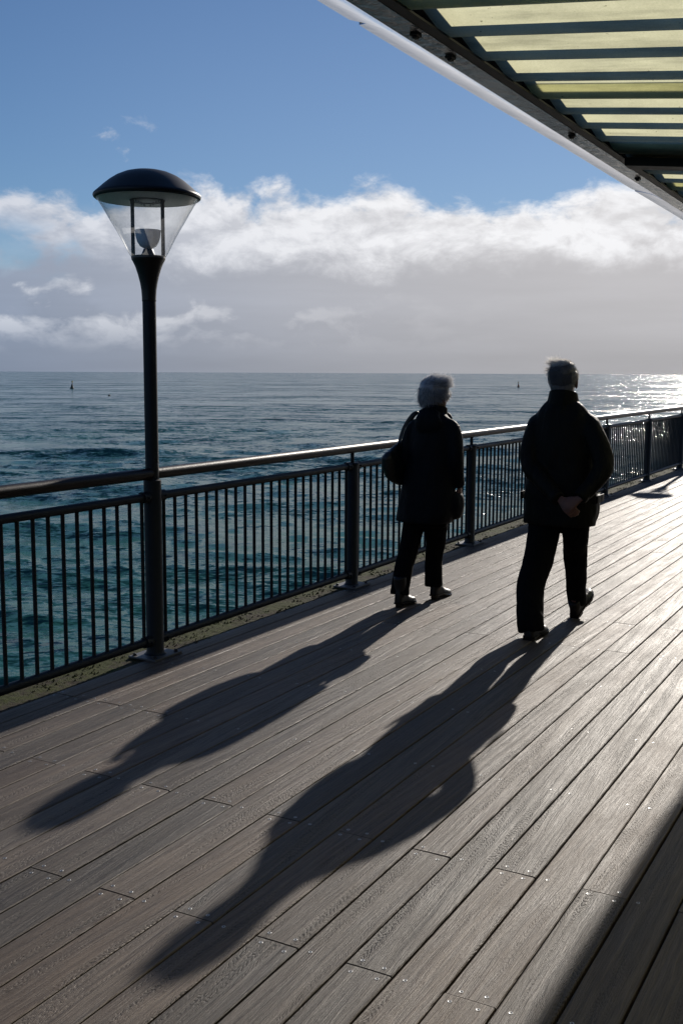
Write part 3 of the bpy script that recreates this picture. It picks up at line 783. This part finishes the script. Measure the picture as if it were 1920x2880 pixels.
def add_hand(mb, wrist, fdir, back, side, curl=.5, s=1.0, grip=(1, 1, 1, 1)):
    """fdir: fingers, back: back of hand normal, side +1 thumb to the left of fdir seen from the back"""
    f = Vector(fdir).normalized(); b = Vector(back); b = (b - f * b.dot(f)).normalized(); t = b.cross(f) * side
    W_ = Vector(wrist)
    def P_(a, c, d_): return W_ + f * a * s + t * c * s + b * d_ * s
    mb.tube([P_(-.03, 0, 0), P_(0, 0, 0), P_(.035, .004, 0), P_(.075, 0, 0), P_(.092, -.002, -.002)], [.022 * s, .026 * s, .036 * s, .040 * s, .030 * s], 14, flat=(.42, 1.0), ref=b)
    for j, (off, L) in enumerate(((.027, .076), (.009, .084), (-.010, .078), (-.028, .060))):
        base = P_(.085, off, -.002); pts = [P_(.06, off * .9, -.002), base]; a = 0; dd = f.copy(); p = base
        for q, fr in enumerate((.45, .32, .23)):
            a += curl * grip[j] * (1.0, 1.15, .7)[q]
            dd = f * math.cos(a) - b * math.sin(a); p = p + dd * L * fr * s; pts.append(p)
        mb.tube(pts, [.0090 * s, .0095 * s, .0088 * s, .0080 * s, .0062 * s], 10)
    tp = [P_(.018, .022, -.004), P_(.042, .044, -.012), P_(.066, .052, -.022), P_(.088, .046, -.030)]
    mb.tube(tp, [.014 * s, .012 * s, .0098 * s, .0072 * s], 10)
def limb(mb, pts, rad, seg=16): mb.tube(pts, rad, seg)
def smooth_pts(pts, rad, k=5):
    P_ = [Vector(p) for p in pts]; out = []; ro_ = []
    for i in range(len(P_) - 1):
        p0, p1, p2, p3 = P_[max(i - 1, 0)], P_[i], P_[i + 1], P_[min(i + 2, len(P_) - 1)]
        for j in range(k):
            t = j / k
            out.append(.5 * ((2 * p1) + (p2 - p0) * t + (2 * p0 - 5 * p1 + 4 * p2 - p3) * t * t + (3 * p1 - p0 - 3 * p2 + p3) * t ** 3)); ro_.append(rad[i] * (1 - t) + rad[i + 1] * t)
    out.append(P_[-1]); ro_.append(rad[-1]); return out, ro_
def shoe(name, parent, heel, yaw, pitch, L=.29, w=.05, boot=False):
    M3 = Matrix.Rotation(yaw, 3, 'Z') @ Matrix.Rotation(-pitch, 3, 'Y')
    h0 = .035 if boot else .022
    rows = [(-.004, .026, .060 if not boot else .085), (.02, .034, .085 if not boot else .115), (.06, .036, .088 if not boot else .115), (.10, .037, .078 if not boot else .088), (.15, .044, .058 if not boot else .058), (.20, .049, .042), (.245, .043, .032), (.272, .028, .022), (.285, .010, .010)]
    k = L / .285; rr = []
    for x, hw, ht in rows:
        z0 = h0 * (1 if x < .10 else max(.5, 1 - (x - .10) / .10)) if boot else .022
        ring = []
        for j in range(18):
            a = 2 * math.pi * j / 18; c, s_ = math.cos(a), math.sin(a)
            zz = z0 + (ht * (math.copysign(abs(s_) ** .8, s_)) if s_ > 0 else s_ * .006)
            ring.append(Vector((x * k, c * hw * w / .05, zz)))
        rr.append(ring)
    hv = Vector(heel)
    up = MB().rings([[tuple(hv + M3 @ p) for p in q] for q in rr])
    if boot: up.tube([tuple(hv + M3 @ Vector(p)) for p in ((.045, 0, .09), (.042, 0, .15), (.036, 0, .22))], [.043, .044, .047], 16)
    else: up.tube([tuple(hv + M3 @ Vector(p)) for p in ((.045, 0, .06), (.040, 0, .115))], [.040, .042], 16)
    o = fuse(up, name, MT['leather'], parent, .007, 3)
    # sole and heel block
    sl = MB(); out = []
    for x, hw, ht in rows: out.append((x * k, (hw + .004) * w / .05))
    poly = [(x, y) for x, y in out] + [(x, -y) for x, y in out[::-1]]
    def zs(x): return (h0 * (1 if x < .10 else max(.35, 1 - (x - .10) / .09))) if boot else .022
    sl.rings([[tuple(hv + M3 @ Vector((x, y, zs(x) - .010 + d_))) for x, y in poly] for d_ in (0, .012)])
    hp = [(x, y) for x, y in poly if x < .085]
    sl.rings([[tuple(hv + M3 @ Vector((x if not boot else .012 + x * .75, y * (1 if not boot else .75), z))) for x, y in hp] for z in (0.0, h0 - .008)])
    if not boot:
        fp = [(x, y) for x, y in poly if x > .12]
        sl.rings([[tuple(hv + M3 @ Vector((x, y, z + max(0, x - .2) * .10))) for x, y in fp] for z in (0.001, .014)])
    sl.build('sole', MT['lens'], o)
    return o
def strands(name, material, parent, roots, dirs, lens, r0=.0009, k=5, bend=(0, 0, 0), curl=.3, seed=3, loc=None):
    rs = np.random.default_rng(seed); n = len(roots); roots = np.array(roots); dirs = np.array(dirs); dirs /= np.linalg.norm(dirs, axis=1)[:, None]
    lens = np.array(lens); bend = np.array(bend, float)
    pts = [roots]; dcur = dirs.copy()
    for i in range(1, k):
        dcur = dcur + bend[None] / k + rs.normal(0, curl / k, (n, 3)); dcur /= np.linalg.norm(dcur, axis=1)[:, None]
        pts.append(pts[-1] + dcur * (lens / (k - 1))[:, None])
    pts = np.stack(pts, 1)
    t = np.gradient(pts, axis=1); t /= np.linalg.norm(t, axis=2)[..., None] + 1e-9
    ref = rs.normal(0, 1, (n, 1, 3)); u = np.cross(t, ref); u /= np.linalg.norm(u, axis=2)[..., None] + 1e-9; w = np.cross(t, u)
    rad = r0 * np.linspace(1, .15, k)[None, :, None]
    rings = np.stack([pts + rad * (u * math.cos(a) + w * math.sin(a)) for a in (0, 2.094, 4.189)], 2)      # n,k,3,3
    v = rings.reshape(-1, 3); base = (np.arange(n) * k * 3)[:, None, None]
    i_ = np.arange(k - 1)[None, :, None]; j_ = np.arange(3)[None, None, :]; jn = (j_ + 1) % 3
    q = np.stack([base + i_ * 3 + j_, base + i_ * 3 + jn, base + (i_ + 1) * 3 + jn, base + (i_ + 1) * 3 + j_], -1).reshape(-1, 4)
    me = bpy.data.meshes.new(name); me.vertices.add(len(v)); me.vertices.foreach_set('co', v.astype(np.float32).ravel())
    me.loops.add(len(q) * 4); me.loops.foreach_set('vertex_index', q.astype(np.int32).ravel())
    me.polygons.add(len(q)); me.polygons.foreach_set('loop_start', np.arange(0, len(q) * 4, 4, dtype=np.int32)); me.polygons.foreach_set('use_smooth', np.ones(len(q), dtype=bool))
    me.update(calc_edges=True); me.materials.append(material)
    o = bpy.data.objects.new(name, me); link(o, parent); return o

# ---------------------------------------------------------------- the man
def build_man():
    p = empty('person', (6.77, 2.113, 0), 'person with wind-blown grey hair in dark jacket, hands clasped behind the back', 'person')
    hx, hy, hz = 0.035, .012, 1.618                          # cranium centre
    # body
    b = MB()
    M3, HP = add_head(b, (hx, hy, hz), R(4), 1.06)
    b.tube([(.0, .005, 1.38), (.012, .006, 1.47), (.022, .008, 1.56)], [.066, .060, .058], 18)
    b.loft([(0, 0, .80, .085, .14), (0, 0, .92, .10, .155), (0, 0, 1.08, .095, .145), (0, 0, 1.25, .105, .160), (0, 0, 1.36, .085, .165), (0, 0, 1.42, .06, .10)])
    legL = [(0, .085, .88), (-.07, .104, .49), (-.345, .056, .11)]; legR = [(.02, -.075, .88), (.225, -.045, .51), (.385, -.022, .12)]
    for lg in (legL, legR): pp, rr = smooth_pts(lg, [.080, .052, .036]); b.tube(pp, rr, 14)
    for heel, yaw, pit in (((-.42, .055, .02), -.02, 0), ((.345, -.02, .02), -.05, R(27))):
        Mf = Matrix.Rotation(yaw, 3, 'Z') @ Matrix.Rotation(-pit, 3, 'Y'); hv = Vector(heel)
        b.tube([hv + Mf @ Vector(q) for q in ((.02, 0, .03), (.10, 0, .035), (.18, 0, .025), (.23, 0, .02))], [.024, .028, .028, .018], 12)
        b.tube([hv + Mf @ Vector((.045, 0, .03)), hv + Mf @ Vector((.04, 0, .12))], [.026, .034], 12)
    armL = [(0, .175, 1.36), (-.10, .178, 1.09), (-.245, -.055, .895)]; armR = [(0, -.185, 1.36), (-.10, -.315, 1.10), (-.235, -.215, .905)]
    for ar in (armL, armR): b.tube(ar, [.045, .038, .026], 12); b.ball(ar[1], (.038,) * 3)
    hand = MB()
    add_hand(b, (-.262, -.082, .882), (-.20, -.62, -.50), (-.75, .15, .35), 1, .55, 1.0)
    add_hand(b, (-.268, -.196, .890), (-.18, .60, -.50), (-.80, -.1, .30), -1, .75, 1.0)
    fuse(b, 'body', MT['skin'], p, .0055, 3)
    # jacket
    c = MB()
    c.loft([(-.005, 0, .690, .150, .236, 2.3), (-.005, 0, .75, .152, .238, 2.3), (-.005, 0, .90, .152, .232, 2.3), (0, 0, 1.05, .142, .216, 2.3), (0, 0, 1.20, .138, .206), (0, 0, 1.31, .126, .208), (0, 0, 1.37, .116, .196), (.003, .002, 1.415, .104, .170), (.008, .004, 1.455, .094, .138), (.012, .006, 1.49, .086, .106)])
    for ar in ([(.0, .118, 1.372), (-.008, .160, 1.335), (-.04, .182, 1.24), (-.10, .180, 1.09), (-.17, .075, .99), (-.245, -.052, .893)], [(.0, -.125, 1.372), (-.008, -.175, 1.335), (-.04, -.235, 1.24), (-.10, -.300, 1.10), (-.165, -.272, 1.0), (-.245, -.208, .905)]):
        pp, rr = smooth_pts(ar, [.052, .068, .070, .066, .058, .046]); c.tube(pp, rr, 16)
    c.tube([(-.242, -.045, .898), (-.262, -.072, .884)], [.048, .046], 14); c.tube([(-.243, -.212, .910), (-.262, -.200, .896)], [.048, .046], 14)
    # pocket bellows and a back vent
    c.ball((.03, -.228, .80), (.075, .016, .080)); c.ball((.03, .228, .80), (.075, .016, .080))
    co = fuse(c, 'jacket', MT['mcoat'], p, .010, 4, .0075, 9)
    cl2 = MB()
    ring = []
    for z, k_ in ((1.440, 1.16), (1.475, 1.14), (1.510, 1.06), (1.538, 1.00)):
        ring.append([(.014 + .088 * k_ * math.cos(2 * math.pi * j / 28), .006 + .090 * k_ * math.sin(2 * math.pi * j / 28), z - .03 * math.cos(2 * math.pi * j / 28) * .8) for j in range(28)])
    inner = [[(.014 + (x - .014) * .90, .006 + (y - .006) * .90, z) for x, y, z in q] for q in ring[::-1]]
    rr = ring + inner; rr.append(ring[0]); cl2.rings(rr, cap=False); auto_smooth(cl2.build('collar', MT['mcoat'], co), 60)
    for q in (-1, 1):
        auto_smooth(MB().box(-.05, .10, q * .252 - .006, q * .252 + .006, .845, .895, .004).build('pocket_flap', MT['mcoat'], co), 40)
    # trousers
    t = MB()
    t.loft([(0, 0, .705, .10, .165), (0, .0, .74, .115, .185), (0, 0, .86, .115, .185), (0, 0, .98, .10, .165)])
    pp, rr = smooth_pts([(-.005, .092, .80), (-.03, .098, .62), (-.085, .108, .47), (-.20, .116, .30), (-.335, .070, .12), (-.352, .052, .045)], [.112, .104, .098, .090, .086, .083], 6); t.tube(pp, rr, 18)
    pp, rr = smooth_pts([(.015, -.090, .80), (.085, -.080, .62), (.215, -.046, .48), (.285, -.036, .30), (.372, -.020, .13), (.382, -.018, .085)], [.100, .086, .080, .070, .064, .064], 6); t.tube(pp, rr, 18)
    fuse(t, 'trousers', MT['mtrou'], p, .010, 3, .007, 11)
    shoe('shoe', p, (-.425, .052, 0), -.04, 0, .295, .05)
    shoe('shoe', p, (.335, -.018, .0), -.12, R(28), .295, .05)
    # hair: close-cropped back, long strands blown up and to the left
    cap = MB(); cap.ball(HP(-.016, 0, .030), (.106, .091, .098), M3, 28, 16); cap.ball(HP(-.045, 0, -.030), (.064, .078, .076), M3, 24, 12)
    bm_cap = fuse(cap, 'hair', MT['hairm_shade'], p, .007, 3)
    bm = bmesh.new(); bm.from_mesh(bm_cap.data)
    Minv = M3.inverted()
    dele = []
    for v in bm.verts:
        q = Minv @ (v.co - HP(0, 0, 0))
        if q.x > .055 and q.z < .075: dele.append(v)
        elif q.z < -.035 and q.x > -.015: dele.append(v)
        elif q.z < -.082: dele.append(v)
    bmesh.ops.delete(bm, geom=dele, context='VERTS'); bm.to_mesh(bm_cap.data); bm.free()
    rs = np.random.default_rng(4); roots = []; dirs = []; ln = []
    while len(roots) < 6500:
        q = rs.normal(0, 1, 3); q /= np.linalg.norm(q)
        top = q[2]
        if q[0] > .55 and top < .5: continue
        if top < -.1 and (q[0] > -.1): continue
        if top < -.75: continue
        loc = (-.020 + q[0] * .096, q[1] * .083, .020 + q[2] * .099)
        roots.append(tuple(HP(*loc)))
        w = min(1, max(0, (top + .1) / .8))
        tg = np.array([.1, .9, -.1]) * w + np.array([0, .05, -1.0]) * (1 - w) + rs.normal(0, .22, 3); tg -= q * tg.dot(q); tg /= np.linalg.norm(tg) + 1e-6
        dd = tg + q * (.10 + .45 * w * rs.random()); L = rs.uniform(.018, .036)
        dirs.append(dd); ln.append(L)
    for i in range(420):                                     # loose lock blown up and to the left
        roots.append(tuple(HP(rs.uniform(-.05, .05), rs.uniform(.015, .065), .100 + rs.uniform(-.02, .005))))
        dirs.append(np.array([.15 * rs.normal(), .8 + .35 * rs.normal(), .55 + .35 * rs.normal()])); ln.append(rs.uniform(.035, .080))
    for i in range(110):
        roots.append(tuple(HP(rs.uniform(-.05, .05), .072, rs.uniform(.03, .08)))); dirs.append(np.array([.1 * rs.normal(), 1, .1 + .4 * rs.normal()])); ln.append(rs.uniform(.03, .065))
    Mi = M3.inverted(); hi = [(Mi @ (Vector(r_) - HP(0, 0, 0))) for r_ in roots]
    def sel(f): 
        k_ = [i for i, h_ in enumerate(hi) if f(i, h_)]; return [roots[i] for i in k_], [dirs[i] for i in k_], [ln[i] for i in k_]
    bright = lambda i, h_: i >= 6500 or h_.z > .088 or (abs(h_.y) > .068 and h_.z > -.06 and (i % 3))  # pale for silver sides and painted backlit rim, the rest darkened as shade
    strands('hair_rim_lit', MT['strm_rim'], bm_cap, *sel(bright), .0012, 6, (0, .4, -.05), .7, 8)
    strands('hair_shaded', MT['hairm_shade'], bm_cap, *sel(lambda i, h_: not bright(i, h_)), .0011, 5, (0, .1, -.1), .5, 8)
    return p
build_man()

# ---------------------------------------------------------------- the woman
def build_woman():
    p = empty('person', (7.069, 3.156, 0), 'person with short silver hair in navy hooded coat, black bag on shoulder', 'person')
    hx, hy, hz = .02, -.012, 1.515; YAW = R(-38)
    b = MB()
    M3, HP = add_head(b, (hx, hy, hz), YAW, .95, R(4))
    b.tube([(0, 0, 1.30), (.006, -.004, 1.38), (.012, -.010, 1.46)], [.056, .050, .050], 16)
    b.loft([(0, .02, .74, .085, .13), (0, .02, .85, .095, .145), (0, .01, 1.0, .085, .125), (0, 0, 1.15, .095, .135), (0, 0, 1.27, .08, .145), (0, 0, 1.335, .055, .09)])
    legL = [(0, .10, .80), (-.06, .135, .45), (-.215, .125, .10)]; legR = [(.02, -.05, .80), (.10, .004, .46), (.165, .012, .10)]
    for lg in (legL, legR): pp, rr = smooth_pts(lg, [.070, .046, .032]); b.tube(pp, rr, 14)
    for heel in ((-.275, .125, .02), (.105, .012, .02)):
        hv = Vector(heel); b.tube([hv + Vector(q) for q in ((.02, 0, .05), (.09, 0, .045), (.16, 0, .025), (.20, 0, .02))], [.020, .024, .024, .016], 12)
        b.tube([hv + Vector((.045, 0, .05)), hv + Vector((.045, 0, .13))], [.024, .030], 12)
    armR = [(0, -.165, 1.29), (-.03, -.205, 1.05), (.05, -.190, .87)]; armL = [(0, .165, 1.29), (-.02, .215, 1.06), (.10, .225, .90)]
    for ar in (armR, armL): b.tube(ar, [.040, .034, .023], 12); b.ball(ar[1], (.034,) * 3)
    add_hand(b, (.062, -.190, .862), (.12, .06, -1.0), (.2, -1, 0), -1, .45, .92)
    add_hand(b, (.115, .226, .892), (.8, .0, .15), (0, 1, .3), 1, .8, .92)
    fuse(b, 'body', MT['skin'], p, .0055, 3)
    c = MB()
    c.loft([(-.010, .055, .598, .175, .205, 2.2), (-.010, .040, .66, .175, .212, 2.2), (-.005, .035, .78, .168, .208), (-.005, .022, .92, .150, .192), (0, .008, 1.06, .135, .176), (0, 0, 1.18, .125, .168), (0, -.002, 1.27, .112, .168), (0, -.004, 1.315, .100, .150), (.002, -.005, 1.345, .088, .118), (.006, -.006, 1.375, .078, .088), (.008, -.008, 1.40, .070, .076)])
    pp, rr = smooth_pts([(0, -.105, 1.300), (-.004, -.140, 1.275), (-.012, -.172, 1.20), (-.030, -.196, 1.05), (.01, -.190, .95), (.052, -.186, .862)], [.046, .058, .060, .054, .048, .044]); c.tube(pp, rr, 16)
    pp, rr = smooth_pts([(0, .100, 1.300), (-.004, .138, 1.275), (-.01, .172, 1.20), (-.02, .205, 1.06), (.05, .215, .97), (.105, .222, .905)], [.046, .058, .060, .054, .048, .044]); c.tube(pp, rr, 16)
    # hood lying on the back, skirt blown out on the right
    c.ball((-.095, .0, 1.315), (.045, .105, .085)); c.ball((-.075, .0, 1.375), (.045, .085, .045))
    c.ball((.045, -.175, .735), (.085, .050, .095)); c.ball((.06, -.165, .68), (.08, .045, .06))
    c.ball((.105, -.055, 1.335), (.035, .05, .05), None)
    co = fuse(c, 'coat', MT['wcoat'], p, .010, 4, .006, 9)
    def collar(name, r0, h0, h1, material, par, open_=.0):
        ring = []
        for z, k_ in ((h0, 1.0), ((h0 + h1) / 2, 1.02), (h1, 1.0)):
            ring.append([(.016 + r0 * k_ * math.cos(2 * math.pi * j / 28), -.012 + r0 * .96 * k_ * math.sin(2 * math.pi * j / 28), z - .02 * math.cos(2 * math.pi * j / 28)) for j in range(28)])
        inner = [[(.016 + (x - .016) * .92, -.012 + (y + .012) * .92, z) for x, y, z in q] for q in ring[::-1]]
        rr = ring + inner; rr.append(ring[0]); return auto_smooth(MB().rings(rr, cap=False).build(name, material, par), 60)
    collar('collar', .086, 1.372, 1.420, MT['wcoat'], co); collar('collar_lining', .074, 1.375, 1.438, MT['lining'], co)
    t = MB()
    t.loft([(0, .03, .56, .09, .14), (0, .03, .66, .105, .165), (0, .03, .80, .105, .165), (0, .02, .88, .095, .15)])
    pp, rr = smooth_pts([(-.005, .112, .72), (-.03, .128, .56), (-.085, .133, .42), (-.150, .142, .28), (-.205, .140, .16), (-.228, .138, .085)], [.094, .080, .072, .066, .066, .070], 6); t.tube(pp, rr, 18)
    pp, rr = smooth_pts([(.02, -.040, .72), (.06, -.010, .56), (.105, .010, .43), (.120, .030, .29), (.132, .034, .17), (.135, .034, .095)], [.094, .086, .074, .066, .066, .070], 6); t.tube(pp, rr, 18)
    fuse(t, 'trousers', MT['wtrou'], p, .009, 3, .006, 11)
    shoe('boot', p, (-.288, .128, 0), -.05, 0, .255, .044, True)
    shoe('boot', p, (.098, .026, 0), -.10, 0, .255, .044, True)
    # hair: full, waved, swept to the right
    cap = MB(); cap.ball(HP(-.020, 0, .032), (.106, .092, .098), M3, 28, 16); cap.ball(HP(-.052, .012, -.010), (.070, .082, .085), M3, 24, 12)
    cap.ball(HP(.030, -.005, .092), (.060, .060, .040), M3); cap.ball(HP(-.070, .035, .045), (.055, .050, .055), M3); cap.ball(HP(.010, -.060, .030), (.055, .035, .055), M3)
    hair = fuse(cap, 'hair', MT['hairw_shade'], p, .007, 3, .006, 26)
    bm = bmesh.new(); bm.from_mesh(hair.data); Minv = M3.inverted(); dele = []
    for v in bm.verts:
        q = Minv @ (v.co - HP(0, 0, 0))
        if q.x > .060 and q.z < .050: dele.append(v)
        elif q.z < -.020 and q.x > .012: dele.append(v)
        elif q.z < -.090: dele.append(v)
    bmesh.ops.delete(bm, geom=dele, context='VERTS'); bm.to_mesh(hair.data); bm.free()
    rs = np.random.default_rng(14); roots = []; dirs = []; ln = []
    vs_ = [(v.co.copy(), v.normal.copy()) for v in hair.data.vertices]
    for i in range(6500):
        v, nn = vs_[rs.integers(len(vs_))]; q = Minv @ (v - HP(0, 0, 0))
        roots.append(tuple(v - nn * .003)); 
        flow = np.array(M3 @ Vector((.25, .15 * math.copysign(1, q.y), -.9))) if q.z < .05 else np.array(M3 @ Vector((.7, -.25, .1)))
        dirs.append(flow + np.array(nn) * rs.uniform(.15, .55) + rs.normal(0, .18, 3)); ln.append(rs.uniform(.02, .055))
    hi = [(Minv @ (Vector(r_) - HP(0, 0, 0))) for r_ in roots]
    for flag, nm, mt_ in ((True, 'hair_rim_lit', 'strw_rim'), (False, 'hair_shaded', 'hairw_shade')):
        k_ = [i for i, h_ in enumerate(hi) if ((h_.z > .082 or h_.x > .02) if i % 4 else True) == flag]  # rim light painted by strand colour: top and front pale, back shaded
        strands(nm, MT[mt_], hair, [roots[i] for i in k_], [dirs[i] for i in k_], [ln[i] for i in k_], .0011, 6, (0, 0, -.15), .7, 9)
    # sunglasses
    sg = MB()
    for q in (-1, 1):
        sg.tube([HP(.080, q * .066, .000), HP(.03, q * .079, .002), HP(-.01, q * .082, -.002)], [.0035, .003, .0028], 8, flat=(1.6, .7))
        sg.ball(HP(.092, q * .034, -.004), (.006, .030, .021), M3, 14, 8)
    sg.tube([HP(.096, -.012, .004), HP(.096, .012, .004)], .003, 8)
    auto_smooth(sg.build('sunglasses', MT['lens'], p), 50)
    # shoulder bag: a thing of its own, hung from the left shoulder
    bag = empty('shoulder_bag', (7.069, 3.156, 0), 'black leather shoulder bag hanging at the left side of the silver haired person', 'bag')
    m = MB()
    rows = []
    for z, ax, ay, cx, cy in ((.850, .075, .030, .02, .225), (.875, .125, .048, .00, .245), (.93, .160, .060, -.03, .262), (1.00, .170, .062, -.055, .268), (1.06, .165, .055, -.070, .270), (1.10, .140, .042, -.060, .262), (1.14, .105, .028, -.03, .248), (1.17, .06, .018, -.01, .235)):
        rows.append((cx, cy, z, ax, ay, 2.5))
    m.loft(rows, 28)
    bo = fuse(m, 'bag_body', MT['bag'], bag, .009, 3, .008, 12)
    for dxx in (-.045, .05):
        pp, rr = smooth_pts([(dxx - .02, .235, 1.13), (dxx * .9 - .01, .232, 1.20), (dxx * .6 - .015, .196, 1.295), (dxx * .35 - .02, .135, 1.372), (dxx * .3 + .03, .110, 1.365), (dxx * .4 + .085, .140, 1.28)], [.009] * 6, 6)
        auto_smooth(MB().tube(pp, rr, 10, flat=(.55, 1.5)).build('strap', MT['bag'], bag), 50)
        auto_smooth(MB().ball((dxx - .02, .240, 1.135), (.014, .008, .014)).build('ring', MT['bolt'], bag), 50)
build_woman()

# ================================================================== BUOYS
def buoy(loc, s, label, kind, lean=0.0):
    r = empty('buoy', loc, label, 'buoy'); r.rotation_euler = (lean, lean * .5, 0)
    if kind == 'cone':
        auto_smooth(MB().lathe([(.35 * s, -.4 * s), (.62 * s, -.1 * s), (.62 * s, .25 * s), (.45 * s, .45 * s)], 20).build('float', MT['buoy'], r))
        auto_smooth(MB().lathe([(.42 * s, .45 * s), (.10 * s, 1.6 * s), (.07 * s, 1.9 * s)], 16).build('tower', MT['buoyred'] if s < 1.2 else MT['buoy'], r))
        auto_smooth(MB().lathe([(.07 * s, 1.9 * s), (.26 * s, 1.95 * s), (.22 * s, 2.3 * s), (.04 * s, 2.5 * s)], 14).build('top_mark', MT['buoyy'], r))
    else:
        auto_smooth(MB().lathe([(.1 * s, -.35 * s), (.4 * s, -.2 * s), (.5 * s, .05 * s), (.38 * s, .34 * s), (.08 * s, .45 * s)], 20).build('float', MT['buoy'], r), 60)
        auto_smooth(MB().lathe([(.06 * s, .44 * s), (.06 * s, .6 * s), (.1 * s, .62 * s), (.1 * s, .68 * s)], 10).build('ring_eye', MT['bolt'], r))
buoy((321.8, 298.5, -5.0), 1.25, 'dark tapering navigation buoy far out on the sea beyond the lamp post', 'cone', .06)
buoy((233.7, 203.1, -5.0), .75, 'small round dark mooring float on open water beside the lamp post pole', 'round')
buoy((512.1, 182.9, -5.0), 1.1, 'thin reddish navigation buoy on the horizon water between the two walkers', 'cone', -.05)
